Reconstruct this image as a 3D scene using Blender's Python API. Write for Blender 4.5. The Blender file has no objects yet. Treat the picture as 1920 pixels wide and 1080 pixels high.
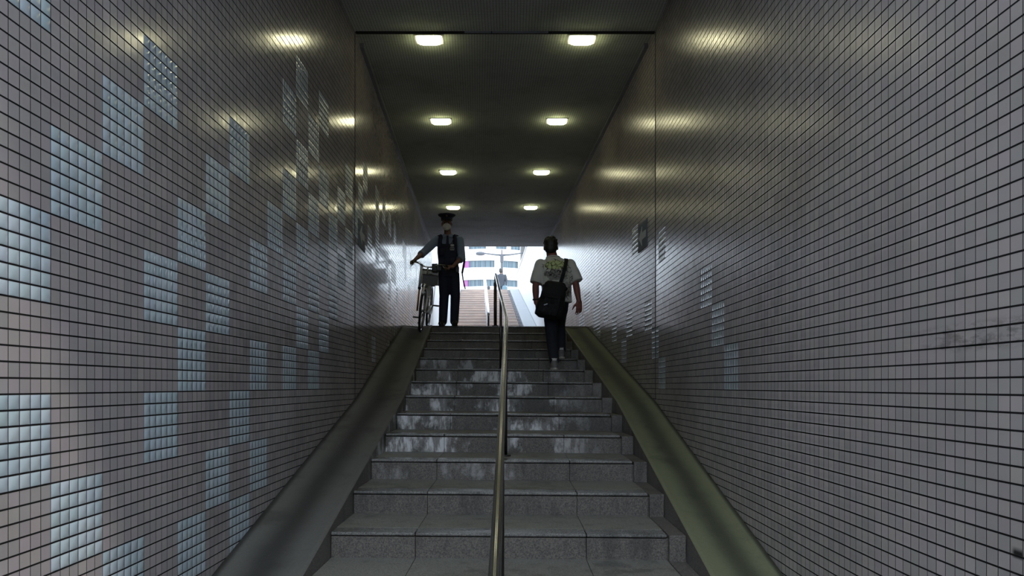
import bpy, bmesh, math, random
from mathutils import Vector, Matrix, Quaternion
random.seed(7)
SC = bpy.context.scene
COL = SC.collection
PI = math.pi

# ------------------------------------------------------------------ camera, world, light
ZC = 1.471                       # eye height above the lower floor (m)
F = 1330.0                       # focal length in pixels of a 1920 px frame
cd = bpy.data.cameras.new('camera')
cam = bpy.data.objects.new('camera', cd); COL.objects.link(cam)
cam.location = (0, 0, ZC); cam.rotation_euler = (PI/2, 0, 0)
cd.sensor_width = 36; cd.sensor_fit = 'HORIZONTAL'; cd.lens = 36*F/1920
cd.shift_x = 0.0005; cd.shift_y = (724-540)/1920
cd.clip_start = 0.05; cd.clip_end = 500
SC.camera = cam
vs = SC.view_settings
vs.view_transform = 'Standard'; vs.look = 'None'; vs.gamma = 1; vs.use_curve_mapping = False
vs.exposure = 0.0
w = bpy.data.worlds.new('world'); SC.world = w; w.use_nodes = True
bg = w.node_tree.nodes['Background']
bg.inputs[0].default_value = (0.78, 0.90, 1.0, 1); bg.inputs[1].default_value = 5.2
sl = bpy.data.lights.new('sun', 'SUN'); sl.energy = 1.6; sl.angle = math.radians(3); sl.color = (1, .93, .84)
sun = bpy.data.objects.new('sun', sl); COL.objects.link(sun)
sun.rotation_euler = Vector((-0.62, 0.42, -1.0)).to_track_quat('-Z', 'Y').to_euler()
LAMP = 16.0                      # radiance of the ceiling lamp diffusers

# ------------------------------------------------------------------ helpers
SJ, BEND = 6.96, 0.0473          # the passage bends left at this joint
def bx(s): return -BEND*max(0.0, s-SJ)
def W(x, s, z): return Vector((x+bx(s), s, z+ZC))        # passage coordinates -> world (z counted from the eye)

def lin(c):
    c = c/255.0
    return c/12.92 if c <= .04045 else ((c+.055)/1.055)**2.4
def rgb(r, g, b): return (lin(r), lin(g), lin(b), 1)

def tag(o, label=None, cat=None, group=None, kind=None):
    if label: o['label'] = label
    if cat: o['category'] = cat
    if group: o['group'] = group
    if kind: o['kind'] = kind
    return o
def thing(name, label, cat, loc=(0, 0, 0), group=None):
    o = bpy.data.objects.new(name, None); COL.objects.link(o)
    o.empty_display_size = .1; o.location = loc
    return tag(o, label, cat, group)

class MB:
    """collects shapes, build() links them as one mesh object"""
    def __init__(s): s.bm = bmesh.new()
    def quad(s, pts, mi=0):
        f = s.bm.faces.new([s.bm.verts.new(p) for p in pts]); f.material_index = mi; return f
    def hexa(s, c8):
        v = [s.bm.verts.new(p) for p in c8]
        for q in ((0,3,2,1),(4,5,6,7),(0,1,5,4),(1,2,6,5),(2,3,7,6),(3,0,4,7)): s.bm.faces.new([v[i] for i in q])
        return s
    def box(s, x0, x1, y0, y1, z0, z1):
        return s.hexa([(x0,y0,z0),(x1,y0,z0),(x1,y1,z0),(x0,y1,z0),(x0,y0,z1),(x1,y0,z1),(x1,y1,z1),(x0,y1,z1)])
    def wbox(s, x0, x1, s0, s1, z0, z1, cf=0.0, dz0=0.0, dz1=0.0):     # box in passage coordinates, cf = crossfall
        g = lambda x, q, z, d: W(x, q, z-cf*x+d)
        return s.hexa([g(x0,s0,z0,0),g(x1,s0,z0,0),g(x1,s1,z0,0),g(x0,s1,z0,0),g(x0,s0,z1,dz0),g(x1,s0,z1,dz0),g(x1,s1,z1,dz1),g(x0,s1,z1,dz1)])
    def ring(s, c, u, v, ru, rv, n):
        return [s.bm.verts.new(Vector(c)+u*(ru*math.cos(2*PI*i/n))+v*(rv*math.sin(2*PI*i/n))) for i in range(n)]
    def bridge(s, a, b):
        n = len(a)
        for i in range(n): s.bm.faces.new([a[i], a[(i+1)%n], b[(i+1)%n], b[i]])
    def tube(s, pts, r, n=12, caps=True, closed=False):
        pts = [Vector(p) for p in pts]; m = len(pts)
        rr = r if isinstance(r, (list, tuple)) else [r]*m
        t0 = (pts[1]-pts[0]).normalized()
        u = t0.orthogonal().normalized(); rings = []
        for i in range(m):
            if closed: t = (pts[(i+1)%m]-pts[i-1]).normalized()
            else: t = (pts[min(i+1, m-1)]-pts[max(i-1, 0)]).normalized()
            u = (u-t*u.dot(t)).normalized(); v = t.cross(u)
            rings.append(s.ring(pts[i], u, v, rr[i], rr[i], n))
        for i in range(m-1): s.bridge(rings[i], rings[i+1])
        if closed: s.bridge(rings[-1], rings[0])
        elif caps:
            s.bm.faces.new(rings[0][::-1]); s.bm.faces.new(rings[-1])
        return s
    def cap(s, p0, p1, r0, r1, n=14):                                   # tapered capsule
        p0, p1 = Vector(p0), Vector(p1); d = (p1-p0)
        t = d.normalized() if d.length > 1e-6 else Vector((0,0,1))
        u = t.orthogonal().normalized(); v = t.cross(u)
        seq = []
        for k in range(1, 5): a = -PI/2+k*PI/8; seq.append((p0+t*(r0*math.sin(a)), r0*math.cos(a)))
        for k in range(0, 4): a = k*PI/8; seq.append((p1+t*(r1*math.sin(a)), r1*math.cos(a)))
        rings = [s.ring(c, u, v, q, q, n) for c, q in seq]
        for a, b in zip(rings, rings[1:]): s.bridge(a, b)
        a = s.bm.verts.new(p0-t*r0); b = s.bm.verts.new(p1+t*r1)
        for i in range(n):
            s.bm.faces.new([rings[0][(i+1)%n], rings[0][i], a]); s.bm.faces.new([rings[-1][i], rings[-1][(i+1)%n], b])
        return s
    def chain(s, pr, n=14):                                             # [(point, radius), ...]
        for (a, ra), (b, rb) in zip(pr, pr[1:]): s.cap(a, b, ra, rb, n)
        return s
    def ell(s, c, r, rot=(0,0,0), n=20, m=12):
        M = Matrix.Translation(Vector(c)) @ Matrix.Rotation(rot[2],4,'Z') @ Matrix.Rotation(rot[1],4,'Y') @ Matrix.Rotation(rot[0],4,'X') @ Matrix.Diagonal((r[0],r[1],r[2],1))
        bmesh.ops.create_uvsphere(s.bm, u_segments=n, v_segments=m, radius=1, matrix=M); return s
    def loft(s, rings, n=24, sq=2.0):                                   # [(x,y,z,rx,ry)], closed, superellipse power sq
        R = []
        for (x,y,z,rx,ry) in rings:
            r = []
            for i in range(n):
                a = 2*PI*i/n; c, d = math.cos(a), math.sin(a)
                r.append(s.bm.verts.new((x+rx*math.copysign(abs(c)**(2/sq), c), y+ry*math.copysign(abs(d)**(2/sq), d), z)))
            R.append(r)
        for a, b in zip(R, R[1:]): s.bridge(a, b)
        s.bm.faces.new(R[0][::-1]); s.bm.faces.new(R[-1]); return s
    def prism(s, pts, off):                                             # flat outline extruded by vector off
        a = [s.bm.verts.new(p) for p in pts]; b = [s.bm.verts.new(Vector(p)+Vector(off)) for p in pts]
        s.bm.faces.new(a[::-1]); s.bm.faces.new(b); n = len(a)
        for i in range(n): s.bm.faces.new([a[i], a[(i+1)%n], b[(i+1)%n], b[i]])
        return s
    def build(s, name, mats, parent=None, smooth=False, bevel=0, vox=0, sm=4, label=None, cat=None, group=None, kind=None, M=None, seg=2):
        bm = s.bm
        if M is not None: bm.transform(M)
        bmesh.ops.recalc_face_normals(bm, faces=bm.faces)
        me = bpy.data.meshes.new(name); bm.to_mesh(me); bm.free()
        for m in (mats if isinstance(mats, (list, tuple)) else [mats]): me.materials.append(m)
        o = bpy.data.objects.new(name, me); COL.objects.link(o)
        if vox:
            q = o.modifiers.new('r', 'REMESH'); q.mode = 'VOXEL'; q.voxel_size = vox
            if sm: q = o.modifiers.new('s', 'SMOOTH'); q.iterations = sm; q.factor = .5
            smooth = True
        elif bevel:
            q = o.modifiers.new('b', 'BEVEL'); q.width = bevel; q.segments = seg; q.limit_method = 'ANGLE'; q.angle_limit = .6
        if vox or bevel:
            dg = bpy.context.evaluated_depsgraph_get()
            me2 = bpy.data.meshes.new_from_object(o.evaluated_get(dg), depsgraph=dg)
            o.modifiers.clear(); o.data = me2; bpy.data.meshes.remove(me); me = me2; me.name = name
        if smooth:
            for p in me.polygons: p.use_smooth = True
        if parent: o.parent = parent
        tag(o, label, cat, group, kind)
        return o

# ------------------------------------------------------------------ materials
class NT:
    def __init__(s, name):
        s.m = bpy.data.materials.new(name); s.m.use_nodes = True; s.t = s.m.node_tree
        s.p = s.t.nodes['Principled BSDF']
    def n(s, typ, ins=None, **kw):
        q = s.t.nodes.new(typ)
        for k, v in kw.items(): setattr(q, k, v)
        for k, v in (ins or {}).items(): s.put(q.inputs[k], v)
        return q
    def put(s, sock, v):
        if hasattr(v, 'outputs'): v = v.outputs[0]
        if isinstance(v, bpy.types.NodeSocket): s.t.links.new(v, sock)
        else: sock.default_value = v
    def math(s, op, a, b=0.0, c=0.0, clamp=False):
        return s.n('ShaderNodeMath', {0: a, 1: b, 2: c}, operation=op, use_clamp=clamp).outputs[0]
    def mix(s, f, a, b, blend='MIX'):
        q = s.n('ShaderNodeMix', data_type='RGBA', blend_type=blend)
        s.put(q.inputs[0], f); s.put(q.inputs[6], a); s.put(q.inputs[7], b); return q.outputs[2]
    def sstep(s, v, a, b, lo=0.0, hi=1.0):
        return s.n('ShaderNodeMapRange', {0: v, 1: a, 2: b, 3: lo, 4: hi}, interpolation_type='SMOOTHSTEP').outputs[0]
    def noise(s, vec, scale, detail=3, rough=.5, color=False):
        q = s.n('ShaderNodeTexNoise', {'Scale': scale, 'Detail': detail, 'Roughness': rough})
        if vec is not None: s.put(q.inputs['Vector'], vec)
        return q.outputs[1 if color else 0]
    def pos(s): return s.n('ShaderNodeNewGeometry').outputs['Position']
    def obj(s): return s.n('ShaderNodeTexCoord').outputs['Object']
    def bump(s, h, dist, strength=1.0):
        return s.n('ShaderNodeBump', {'Height': h, 'Distance': dist, 'Strength': strength}).outputs[0]
    def set(s, **kw):
        for k, v in kw.items(): s.put(s.p.inputs[k.replace('_', ' ')], v)
        return s.m

def plain(name, c, rough=.6, metal=0.0, var=.12, scale=30, bump=0.0, emit=0, spec=.5):
    k = NT(name); v = k.noise(k.obj(), scale, 3)
    dark = tuple(q*(1-var) for q in c[:3])+(1,); lite = tuple(min(1, q*(1+var)) for q in c[:3])+(1,)
    k.set(Base_Color=k.mix(v, dark, lite), Roughness=rough, Metallic=metal, Specular_IOR_Level=spec)
    if bump: k.set(Normal=k.bump(v, bump))
    if emit: k.set(Emission_Color=c, Emission_Strength=emit)
    return k.m

def tile_mat(name, c1, c2, grout, dome=False, hx=.03, hy=.062, r0=.13, r1=.18, jit=.004, spec=.9, grime=.25, stain=False, transl=0.0, fine_amt=.12):
    k = NT(name)
    uv = k.n('ShaderNodeUVMap').outputs[0]
    sp = k.n('ShaderNodeSeparateXYZ', {0: uv})
    fx = k.math('FRACT', sp.outputs[0]); fy = k.math('FRACT', sp.outputs[1])
    ex = k.math('MINIMUM', fx, k.math('SUBTRACT', 1.0, fx)); ey = k.math('MINIMUM', fy, k.math('SUBTRACT', 1.0, fy))
    mask = k.math('MULTIPLY', k.sstep(ex, hx*.7, hx*1.4), k.sstep(ey, hy*.7, hy*1.4))
    cell = k.n('ShaderNodeCombineXYZ', {0: k.math('FLOOR', sp.outputs[0]), 1: k.math('FLOOR', sp.outputs[1])})
    wn = k.n('ShaderNodeTexWhiteNoise', {'Vector': cell}, noise_dimensions='3D')
    rv, rc = wn.outputs['Value'], wn.outputs['Color']
    col = k.mix(rv, c1, c2)
    tint = k.mix(.045, (1,1,1,1), rc)
    col = k.mix(1.0, col, tint, 'MULTIPLY')
    big = k.noise(uv, .05, 4, .6)
    col = k.mix(k.sstep(big, .45, .75, 0, grime), col, (.05,.045,.04,1))
    gn = k.noise(uv, .12, 3, .6)
    gcol = k.mix(gn, tuple(q*.5 for q in grout[:3])+(1,), grout)
    if stain:   # black rubbed streaks at hand height near the foot of the right wall
        ps = k.n('ShaderNodeSeparateXYZ', {0: k.pos()})
        win = lambda v, a, b, c, d: k.math('MULTIPLY', k.sstep(v, a, b), k.sstep(v, c, d, 1, 0))
        sm = k.math('MULTIPLY', k.math('MULTIPLY', win(ps.outputs[1], 1.75, 1.95, 2.25, 2.6), win(ps.outputs[2], 1.57, 1.60, 1.65, 1.68)), k.sstep(ps.outputs[0], 1.2, 1.3))
        st_ = k.n('ShaderNodeVectorMath', {0: k.pos(), 1: (1.0, 14.0, 40.0)}, operation='MULTIPLY').outputs[0]
        sm = k.math('MULTIPLY', sm, k.sstep(k.noise(st_, 1.0, 4, .7), .42, .62))
        blk = k.math('MULTIPLY', k.math('MULTIPLY', win(ps.outputs[1], 1.955, 1.965, 1.99, 2.01), win(ps.outputs[2], .985, .995, 1.005, 1.025)), k.sstep(ps.outputs[0], 1.2, 1.3))
        col = k.mix(k.math('MAXIMUM', k.math('MULTIPLY', sm, .4), blk), col, (.012,.012,.012,1))
        gcol = k.mix(sm, gcol, (.004,.004,.004,1))
    k.set(Base_Color=k.mix(mask, gcol, col), Specular_IOR_Level=k.math('MULTIPLY', mask, spec))
    fine = k.noise(uv, .9, 2)
    rough = k.math('ADD', k.math('MULTIPLY_ADD', rv, r1-r0, r0), k.math('MULTIPLY', k.math('SUBTRACT', fine, .5), fine_amt))
    k.set(Roughness=k.math('ADD', k.math('MULTIPLY', mask, rough), k.math('MULTIPLY', k.math('SUBTRACT', 1.0, mask), .85)))
    h = k.math('MULTIPLY', mask, .0007)
    if dome:
        a = k.math('MULTIPLY_ADD', fx, 2.0, -1.0); b = k.math('MULTIPLY_ADD', fy, 2.0, -1.0)
        d = k.math('MULTIPLY', k.math('SUBTRACT', 1.0, k.math('POWER', k.math('ABSOLUTE', a), 2.2)), k.math('SUBTRACT', 1.0, k.math('POWER', k.math('ABSOLUTE', b), 2.2)))
        h = k.math('ADD', h, k.math('MULTIPLY', d, .0036))
    # every tile sits at its own slight tilt
    nrm = k.n('ShaderNodeNewGeometry').outputs['Normal']
    off = k.n('ShaderNodeVectorMath', {0: rc, 1: (.5,.5,.5)}, operation='SUBTRACT').outputs[0]
    off = k.n('ShaderNodeVectorMath', {0: off, 'Scale': jit}, operation='SCALE').outputs[0]
    nj = k.n('ShaderNodeVectorMath', {0: nrm, 1: off}, operation='ADD').outputs[0]
    nj = k.n('ShaderNodeVectorMath', {0: nj}, operation='NORMALIZE').outputs[0]
    if dome: nj = k.n('ShaderNodeBump', {'Height': h, 'Distance': 1.0, 'Strength': 1.0, 'Normal': nj}).outputs[0]
    k.set(Normal=nj)
    if transl:   # thin panel; lets the added halo emitters glow through
        tr = k.n('ShaderNodeBsdfTranslucent', {'Color': k.mix(mask, (.02,.02,.02,1), (.8,.85,.7,1))})
        ms = k.n('ShaderNodeMixShader', {0: transl, 1: k.p.outputs[0], 2: tr.outputs[0]})
        k.t.links.new(ms.outputs[0], k.t.nodes['Material Output'].inputs['Surface'])
    return k.m

M_TILE = tile_mat('matte_beige_tile', rgb(160,152,153), rgb(172,164,164), rgb(40,38,39), stain=True)
M_DOME = tile_mat('domed_blue_tile', rgb(178,191,199), rgb(190,203,211), rgb(40,38,39), dome=True, r0=.14, r1=.18, grime=.12)
M_TILE_R = tile_mat('matte_beige_tile_worn', rgb(158,151,151), rgb(169,162,161), rgb(40,38,39), stain=True, r0=.22, r1=.25, jit=.009, spec=.8, fine_amt=.02)
M_DOME_R = tile_mat('domed_grey_tile', rgb(172,180,186), rgb(184,192,198), rgb(40,38,39), dome=True, r0=.15, r1=.19, jit=.006, spec=.6, grime=.2)
M_CEIL = tile_mat('ceiling_mosaic', rgb(196,196,200), rgb(204,204,207), rgb(130,130,132), hx=.05, hy=.05, r0=.7, r1=.8, jit=.02, spec=.15, grime=.4, transl=.3)

def granite(name, base, dark, wet=True, rough=.6):
    k = NT(name); p = k.pos()
    sp = k.n('ShaderNodeSeparateXYZ', {0: p})
    v = k.n('ShaderNodeTexVoronoi', {'Vector': p, 'Scale': 150.0})
    speck = k.math('MULTIPLY', k.noise(p, 110, 3, .7), 1.0)
    col = k.mix(k.sstep(speck, .38, .62), dark, base)
    col = k.mix(k.math('MULTIPLY', v.outputs['Distance'], .35), col, (.35,.33,.31,1))
    st = k.n('ShaderNodeVectorMath', {0: p, 1: (5.0, 5.0, 1.2)}, operation='MULTIPLY').outputs[0]
    drip = k.noise(st, 1.6, 6, .7)
    big = k.noise(p, 1.3, 4, .6)
    col = k.mix(k.sstep(k.math('ADD', k.math('MULTIPLY', drip, .6), k.math('MULTIPLY', big, .4)), .47, .62, 0, .55), col, (.03,.03,.028,1))
    if wet:  # pale scale left by seeping water on the middle risers
        rng = k.math('MULTIPLY', k.math('MULTIPLY', k.sstep(sp.outputs[1], 4.9, 6.2), k.sstep(sp.outputs[1], 8.0, 9.8, 1, 0)), k.sstep(sp.outputs[0], .15, .75, 1, .12))
        stb = k.n('ShaderNodeVectorMath', {0: p, 1: (3.0, 3.0, 2.2)}, operation='MULTIPLY').outputs[0]
        pat = k.sstep(k.noise(stb, 1.1, 6, .65), .47, .60)
        ndrip = k.sstep(k.noise(st, 2.6, 5, .65), .44, .56, 1, .2)
        nz = k.n('ShaderNodeSeparateXYZ', {0: k.n('ShaderNodeNewGeometry').outputs['Normal']}).outputs[2]
        col = k.mix(k.math('MULTIPLY', k.math('MULTIPLY', k.math('MULTIPLY', rng, pat), ndrip), k.sstep(nz, .3, .7, .95, .1)), col, rgb(226,226,228))
    k.set(Base_Color=col, Roughness=k.math('MULTIPLY_ADD', big, -.25, rough+.12), Normal=k.bump(speck, .0012))
    return k.m
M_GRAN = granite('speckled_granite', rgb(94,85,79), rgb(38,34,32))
M_TREAD = granite('lit_tread_granite', rgb(128,126,118), rgb(82,81,75), wet=False, rough=.5)  # same granite as the risers, colour lightened to stand for light on treads
M_NOSE = granite('polished_nosing_granite', rgb(112,110,108), rgb(64,63,62), wet=False, rough=.17)

def ramp_mat(name, c, mossy, d):
    k = NT(name); uv = k.n('ShaderNodeUVMap').outputs[0]
    sp = k.n('ShaderNodeSeparateXYZ', {0: uv}); p = k.pos()
    n1 = k.noise(p, 2.2, 5, .6); n2 = k.noise(p, 60, 3, .7)
    a = k.math('ADD', sp.outputs[0], k.math('MULTIPLY', k.math('SUBTRACT', n1, .5), .22))
    track = k.math('MULTIPLY', k.sstep(a, .18, .52), k.sstep(a, .56, .86, 1, 0))
    col = k.mix(n2, c, mossy)
    col = k.mix(k.math('MULTIPLY', track, .78), col, d)
    col = k.mix(k.sstep(n1, .52, .70, 0, .45), col, d)
    edge = k.math('MULTIPLY', k.sstep(sp.outputs[0], .90, .98), .7)
    col = k.mix(edge, col, (.012,.012,.011,1))
    k.set(Base_Color=col, Roughness=.75, Normal=k.bump(n2, .002)); return k.m
M_RAMPL = ramp_mat('tyre_marked_concrete', rgb(104,102,98), rgb(86,84,78), rgb(40,39,38))
M_RAMPR = ramp_mat('mossy_concrete', rgb(118,120,98), rgb(102,105,74), rgb(50,53,44))

def concrete(name, c, scale=3, var=.2, rough=.8):
    k = NT(name); p = k.pos()
    a = k.noise(p, scale, 6, .65); b = k.noise(p, 90, 2)
    k.set(Base_Color=k.mix(a, tuple(q*(1-var) for q in c[:3])+(1,), tuple(min(.9, q*(1+var)) for q in c[:3])+(1,)), Roughness=rough, Normal=k.bump(b, .0015)); return k.m
M_CONC = concrete('grey_concrete', rgb(150,150,150))
M_DARKC = concrete('dark_joint_filler', rgb(34,34,34))
M_WHITEW = concrete('pale_wall_panel', rgb(192,195,200), 1.2, .05, .5)
M_PAVE = concrete('pavement', rgb(190,188,185), 2, .1)
M_RAMPO = concrete('light_ramp_concrete', rgb(126,130,136), 2, .12)
M_FLOOR = concrete('floor_granite', rgb(120,118,114), 2, .2, .5)
M_TRIM = concrete('grey_trim_paint', rgb(118,120,126), 6, .2, .5)

def brickstep():
    k = NT('brown_brick_step'); p = k.pos()
    br = k.n('ShaderNodeTexBrick', {'Vector': p, 'Color1': rgb(146,126,118), 'Color2': rgb(124,108,104), 'Mortar': rgb(150,140,136), 'Scale': 4.0, 'Mortar Size': .015, 'Brick Width': .8, 'Row Height': .4})
    n = k.noise(p, 1.6, 5, .6)
    k.set(Base_Color=k.mix(k.sstep(n, .4, .7, 0, .5), br.outputs[0], rgb(196,172,156)), Roughness=.7); return k.m
M_BRICK = brickstep()
M_BRICKT = concrete('lit_step_edge', rgb(152,136,130), 3, .2)  # paler than the brick, paints in the highlight along the step edges
M_STEEL = plain('stainless_steel', rgb(190,192,195), .16, 1.0, .05)
M_DSTEEL = plain('dark_post_steel', rgb(84,82,80), .35, 1.0, .1)
M_MAG = plain('magenta_panel', rgb(128,66,118), .5)
M_WHITE = plain('white_paint', rgb(225,227,230), .35, 0, .05)

# ------------------------------------------------------------------ stair data
RZ, RT = .152, .60               # riser, tread
def nose(m): return (1.76+RT*m, -ZC+RZ*m)          # front edge (s, z from eye) of step m, m = 16 is the landing
SLOPE = RZ/RT
def line(s): return -ZC+(s-1.76)*SLOPE             # nosing line
XL, XR = -1.537, 1.413
XI_L, XI_R, XBLK = -1.065, 1.03, .915
S_BACK, S_MOUTH = 1.0, 18.27
Z_LAND = nose(16)[1]
def zceil(s): return 3.475 if s < SJ else 3.51+.0073*(s-SJ)

# ------------------------------------------------------------------ tiled walls
Z0 = -.325
LEFT = {-1:(5,2,0), 0:(3,-1), 1:(4,-2), 2:(5,2,0), 3:(3,1,-2), 4:(4,2,-1), 5:(5,0,-2), 6:(3,1,-1), 7:(4,), 8:(7,5,3,1), 9:(8,6,4,2), 10:(7,5,3,1), 11:(8,6,4,2), 12:(5,3), 13:(6,4), 14:(7,5), 15:(6,)}
RIGHT = {4.41:(1,), 4.71:(2,), 5.01:(3,), 6.51:(1,5), 6.81:(2,), 7.11:(3,), 7.71:(6,), 8.01:(3,), 8.31:(2,), 8.91:(3,), 9.51:(4,), 9.81:(2,)}
def tiled_wall(name, xw, s_origin, lookup, label_sign):
    mb = MB(); uvl = mb.bm.loops.layers.uv.new('UVMap')
    k0 = math.floor((S_BACK-s_origin)/.3)
    ks = [S_BACK]+[s_origin+.3*k for k in range(k0+1, 100) if s_origin+.3*k < S_MOUTH]+[S_MOUTH]
    ks = sorted(set([round(q, 4) for q in ks]+[SJ]))
    zs = [-ZC-.05]+[Z0+.3*K for K in range(-3, 13)]+[3.75]
    for s0, s1 in zip(ks, ks[1:]):
        c = int(math.floor(((s0+s1)/2-s_origin)/.3+1e-6))
        for z0, z1 in zip(zs, zs[1:]):
            K = int(math.floor(((z0+z1)/2-Z0)/.3+1e-6))
            q = [(s0,z0),(s1,z0),(s1,z1),(s0,z1)]
            f = mb.quad([W(xw, a, b) for a, b in q], 1 if K in lookup(c) else 0)
            for lp, (a, b) in zip(f.loops, q): lp[uvl].uv = ((a-s_origin)/.05+200, (b-Z0)/.05+200)
    sg = -1 if xw < 0 else 1
    for s0, s1 in ((S_BACK, SJ), (SJ, S_MOUTH)):       # concrete behind the tiles
        mb2 = [W(xw+sg*q, a, b) for q in (.003, .45) for a, b in ((s0,-ZC-.3),(s1,-ZC-.3),(s1,3.8),(s0,3.8))]
        n0 = len(mb.bm.faces); mb.hexa(mb2)
        mb.bm.faces.ensure_lookup_table()
        for f in mb.bm.faces[n0:]: f.material_index = 2
    bm = mb.bm
    me = bpy.data.meshes.new(name); bm.to_mesh(me); bm.free()
    for m in ((M_TILE, M_DOME, M_CONC) if xw < 0 else (M_TILE_R, M_DOME_R, M_CONC)): me.materials.append(m)
    o = bpy.data.objects.new(name, me); COL.objects.link(o); o['kind'] = 'structure'
    return o
rl = random.Random(3)
extra = {}
def lk_left(c):
    if c in LEFT: return LEFT[c]
    if c not in extra: extra[c] = tuple(K for K in range(1, 9) if rl.random() < .22) if c > 15 else ()
    return extra[c]
RIDX = {int(round((s-4.41)/.3)): v for s, v in RIGHT.items()}
extr = {}
def lk_right(c):
    if c in RIDX: return RIDX[c]
    if c > 18:
        if c not in extr: extr[c] = tuple(K for K in range(2, 6) if rl.random() < .3)
        return extr[c]
    return ()
tiled_wall('wall_left', XL, 2.366, lk_left, 1)
tiled_wall('wall_right', XR, 4.41, lk_right, 1)
# joints between the two stretches of the passage
for i, xw in enumerate((XL, XR)):
    d = .004 if xw < 0 else -.004
    MB().wbox(min(xw, xw+d), max(xw, xw+d), SJ-.004, SJ+.004, line(SJ)+.02, zceil(SJ-.1)).build('trim_%d' % (i+1), M_DARKC, kind='structure')

# ceiling
mb = MB(); uvl = mb.bm.loops.layers.uv.new('UVMap')
def ceil_piece(s0, s1):
    z0 = zceil(s0+1e-3) if s0 > SJ-.01 else 3.475
    z1 = zceil(s1) if s1 > SJ+.01 else 3.475
    q = [(XL,s0,z0),(XR,s0,z0),(XR,s1,z1),(XL,s1,z1)]
    f = mb.quad([W(*p) for p in q])
    for lp, p in zip(f.loops, q): lp[uvl].uv = (p[0]/.028+300, p[1]/.028+300)
    n0 = len(mb.bm.faces)
    mb.wbox(XL-.4, XR+.4, s0, s1, 3.81, 4.14)
    if s0 == S_BACK: mb.wbox(XL, XR, S_BACK, S_BACK+.06, 3.475, 3.81)  # end boards added to keep daylight out above the ceiling
    else: mb.wbox(XL, XR, S_MOUTH-.06, S_MOUTH, zceil(S_MOUTH), 3.81)
    mb.bm.faces.ensure_lookup_table()
    for f in mb.bm.faces[n0:]: f.material_index = 1
ceil_piece(S_BACK, SJ); ceil_piece(SJ, S_MOUTH)
mb.build('ceiling', [M_CEIL, M_DARKC], kind='structure')
# cover strip under the ceiling joint with two paler pieces
MB().wbox(XL+.01, XR-.01, SJ-.015, SJ+.02, 3.463, 3.475).build('trim_3', M_DARKC, kind='structure')
t = thing('joint_strip', 'pale strip in two pieces across the middle of the ceiling', 'cover strip', W(0, SJ-.02, 3.455))
for x0, x1 in ((-.46, -.20), (-.19, .36)):
    o = MB().wbox(x0, x1, SJ-.020, SJ-.0155, 3.455, 3.474).build('strip_piece', M_TRIM, bevel=.001)
    o.parent = t; o.matrix_parent_inverse = Matrix.Translation(-Vector(t.location))
# coving along the top of both walls in the far stretch
def coving(name, xa, xb):
    m = MB(); ss = [SJ+.3+i*(S_MOUTH-SJ-.35)/8 for i in range(9)]
    for a, b in zip(ss, ss[1:]):
        m.hexa([W(x,s,z) for z0 in (-.045, -.002) for x, s, z in ((xa,a,zceil(a)+z0),(xb,a,zceil(a)+z0),(xb,b,zceil(b)+z0),(xa,b,zceil(b)+z0))])
    m.build(name, M_TRIM, kind='structure')
coving('trim_4', XL, XL+.04); coving('trim_5', XR-.04, XR)

# floor below the stairs, landing, street
MB().wbox(XL-2.2, XR+2.2, -6.0, 2.37, -ZC-.3, -ZC).build('floor', M_FLOOR, kind='structure')
# unseen sunken forecourt, added so its walls shape the daylight from behind
MB().wbox(XL-2.2, XR+2.2, -6.4, -6.0, -ZC-.3, 3.6).build('added_wall_back', M_TRIM, kind='structure')
MB().wbox(XL-2.6, XL-2.2, -6.4, S_BACK, -ZC-.3, 3.6).build('added_wall_left', M_TRIM, kind='structure')
MB().wbox(XR+2.2, XR+2.6, -6.4, S_BACK, -ZC-.3, 3.6).build('added_wall_right', M_TRIM, kind='structure')
MB().wbox(XL-2.6, XL-.44, S_BACK, S_BACK+.3, -ZC-.3, 4.14).build('added_front_left', M_CONC, kind='structure')
MB().wbox(XR+.44, XR+2.6, S_BACK, S_BACK+.3, -ZC-.3, 4.14).build('added_front_right', M_CONC, kind='structure')
MB().wbox(XL, XR, nose(16)[0]+.02, SJ+11.9, Z_LAND-.3, Z_LAND-.001).build('landing', M_FLOOR, kind='structure')
Z_ST = Z_LAND+21*RZ
S_TOP = 18.5+.6*20
MB().box(-45, 45, S_TOP+.03, 140, Z_ST+ZC-.4, Z_ST+ZC-.002).build('pavement', M_PAVE, kind='structure')
def xw_at(x, s): return x+bx(s)
for nm, sg in (('ground_left', -1), ('ground_right', 1)):
    xw = (XL-.36) if sg < 0 else (XR+.36)
    pts = [(xw_at(xw,S_MOUTH),S_MOUTH),(xw_at(xw,S_TOP+.03),S_TOP+.03),(sg*45,S_TOP+.03),(sg*45,S_MOUTH)]
    MB().prism([(x,y,Z_ST+ZC-.4) for x,y in pts], (0,0,.398)).build(nm, M_PAVE, kind='structure')
for nm, xa, xb in (('wall_left_outside', XL-.36, XL), ('wall_right_outside', XR, XR+.36)):
    m = MB(); m.wbox(xa, xb, S_MOUTH+.002, S_TOP+.9, Z_LAND-.2, 4.95)
    m.wbox(xa-.03, xb+.03, S_MOUTH+.002, S_TOP+.93, 4.95, 5.0)
    m.build(nm, M_WHITEW, kind='structure')

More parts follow.
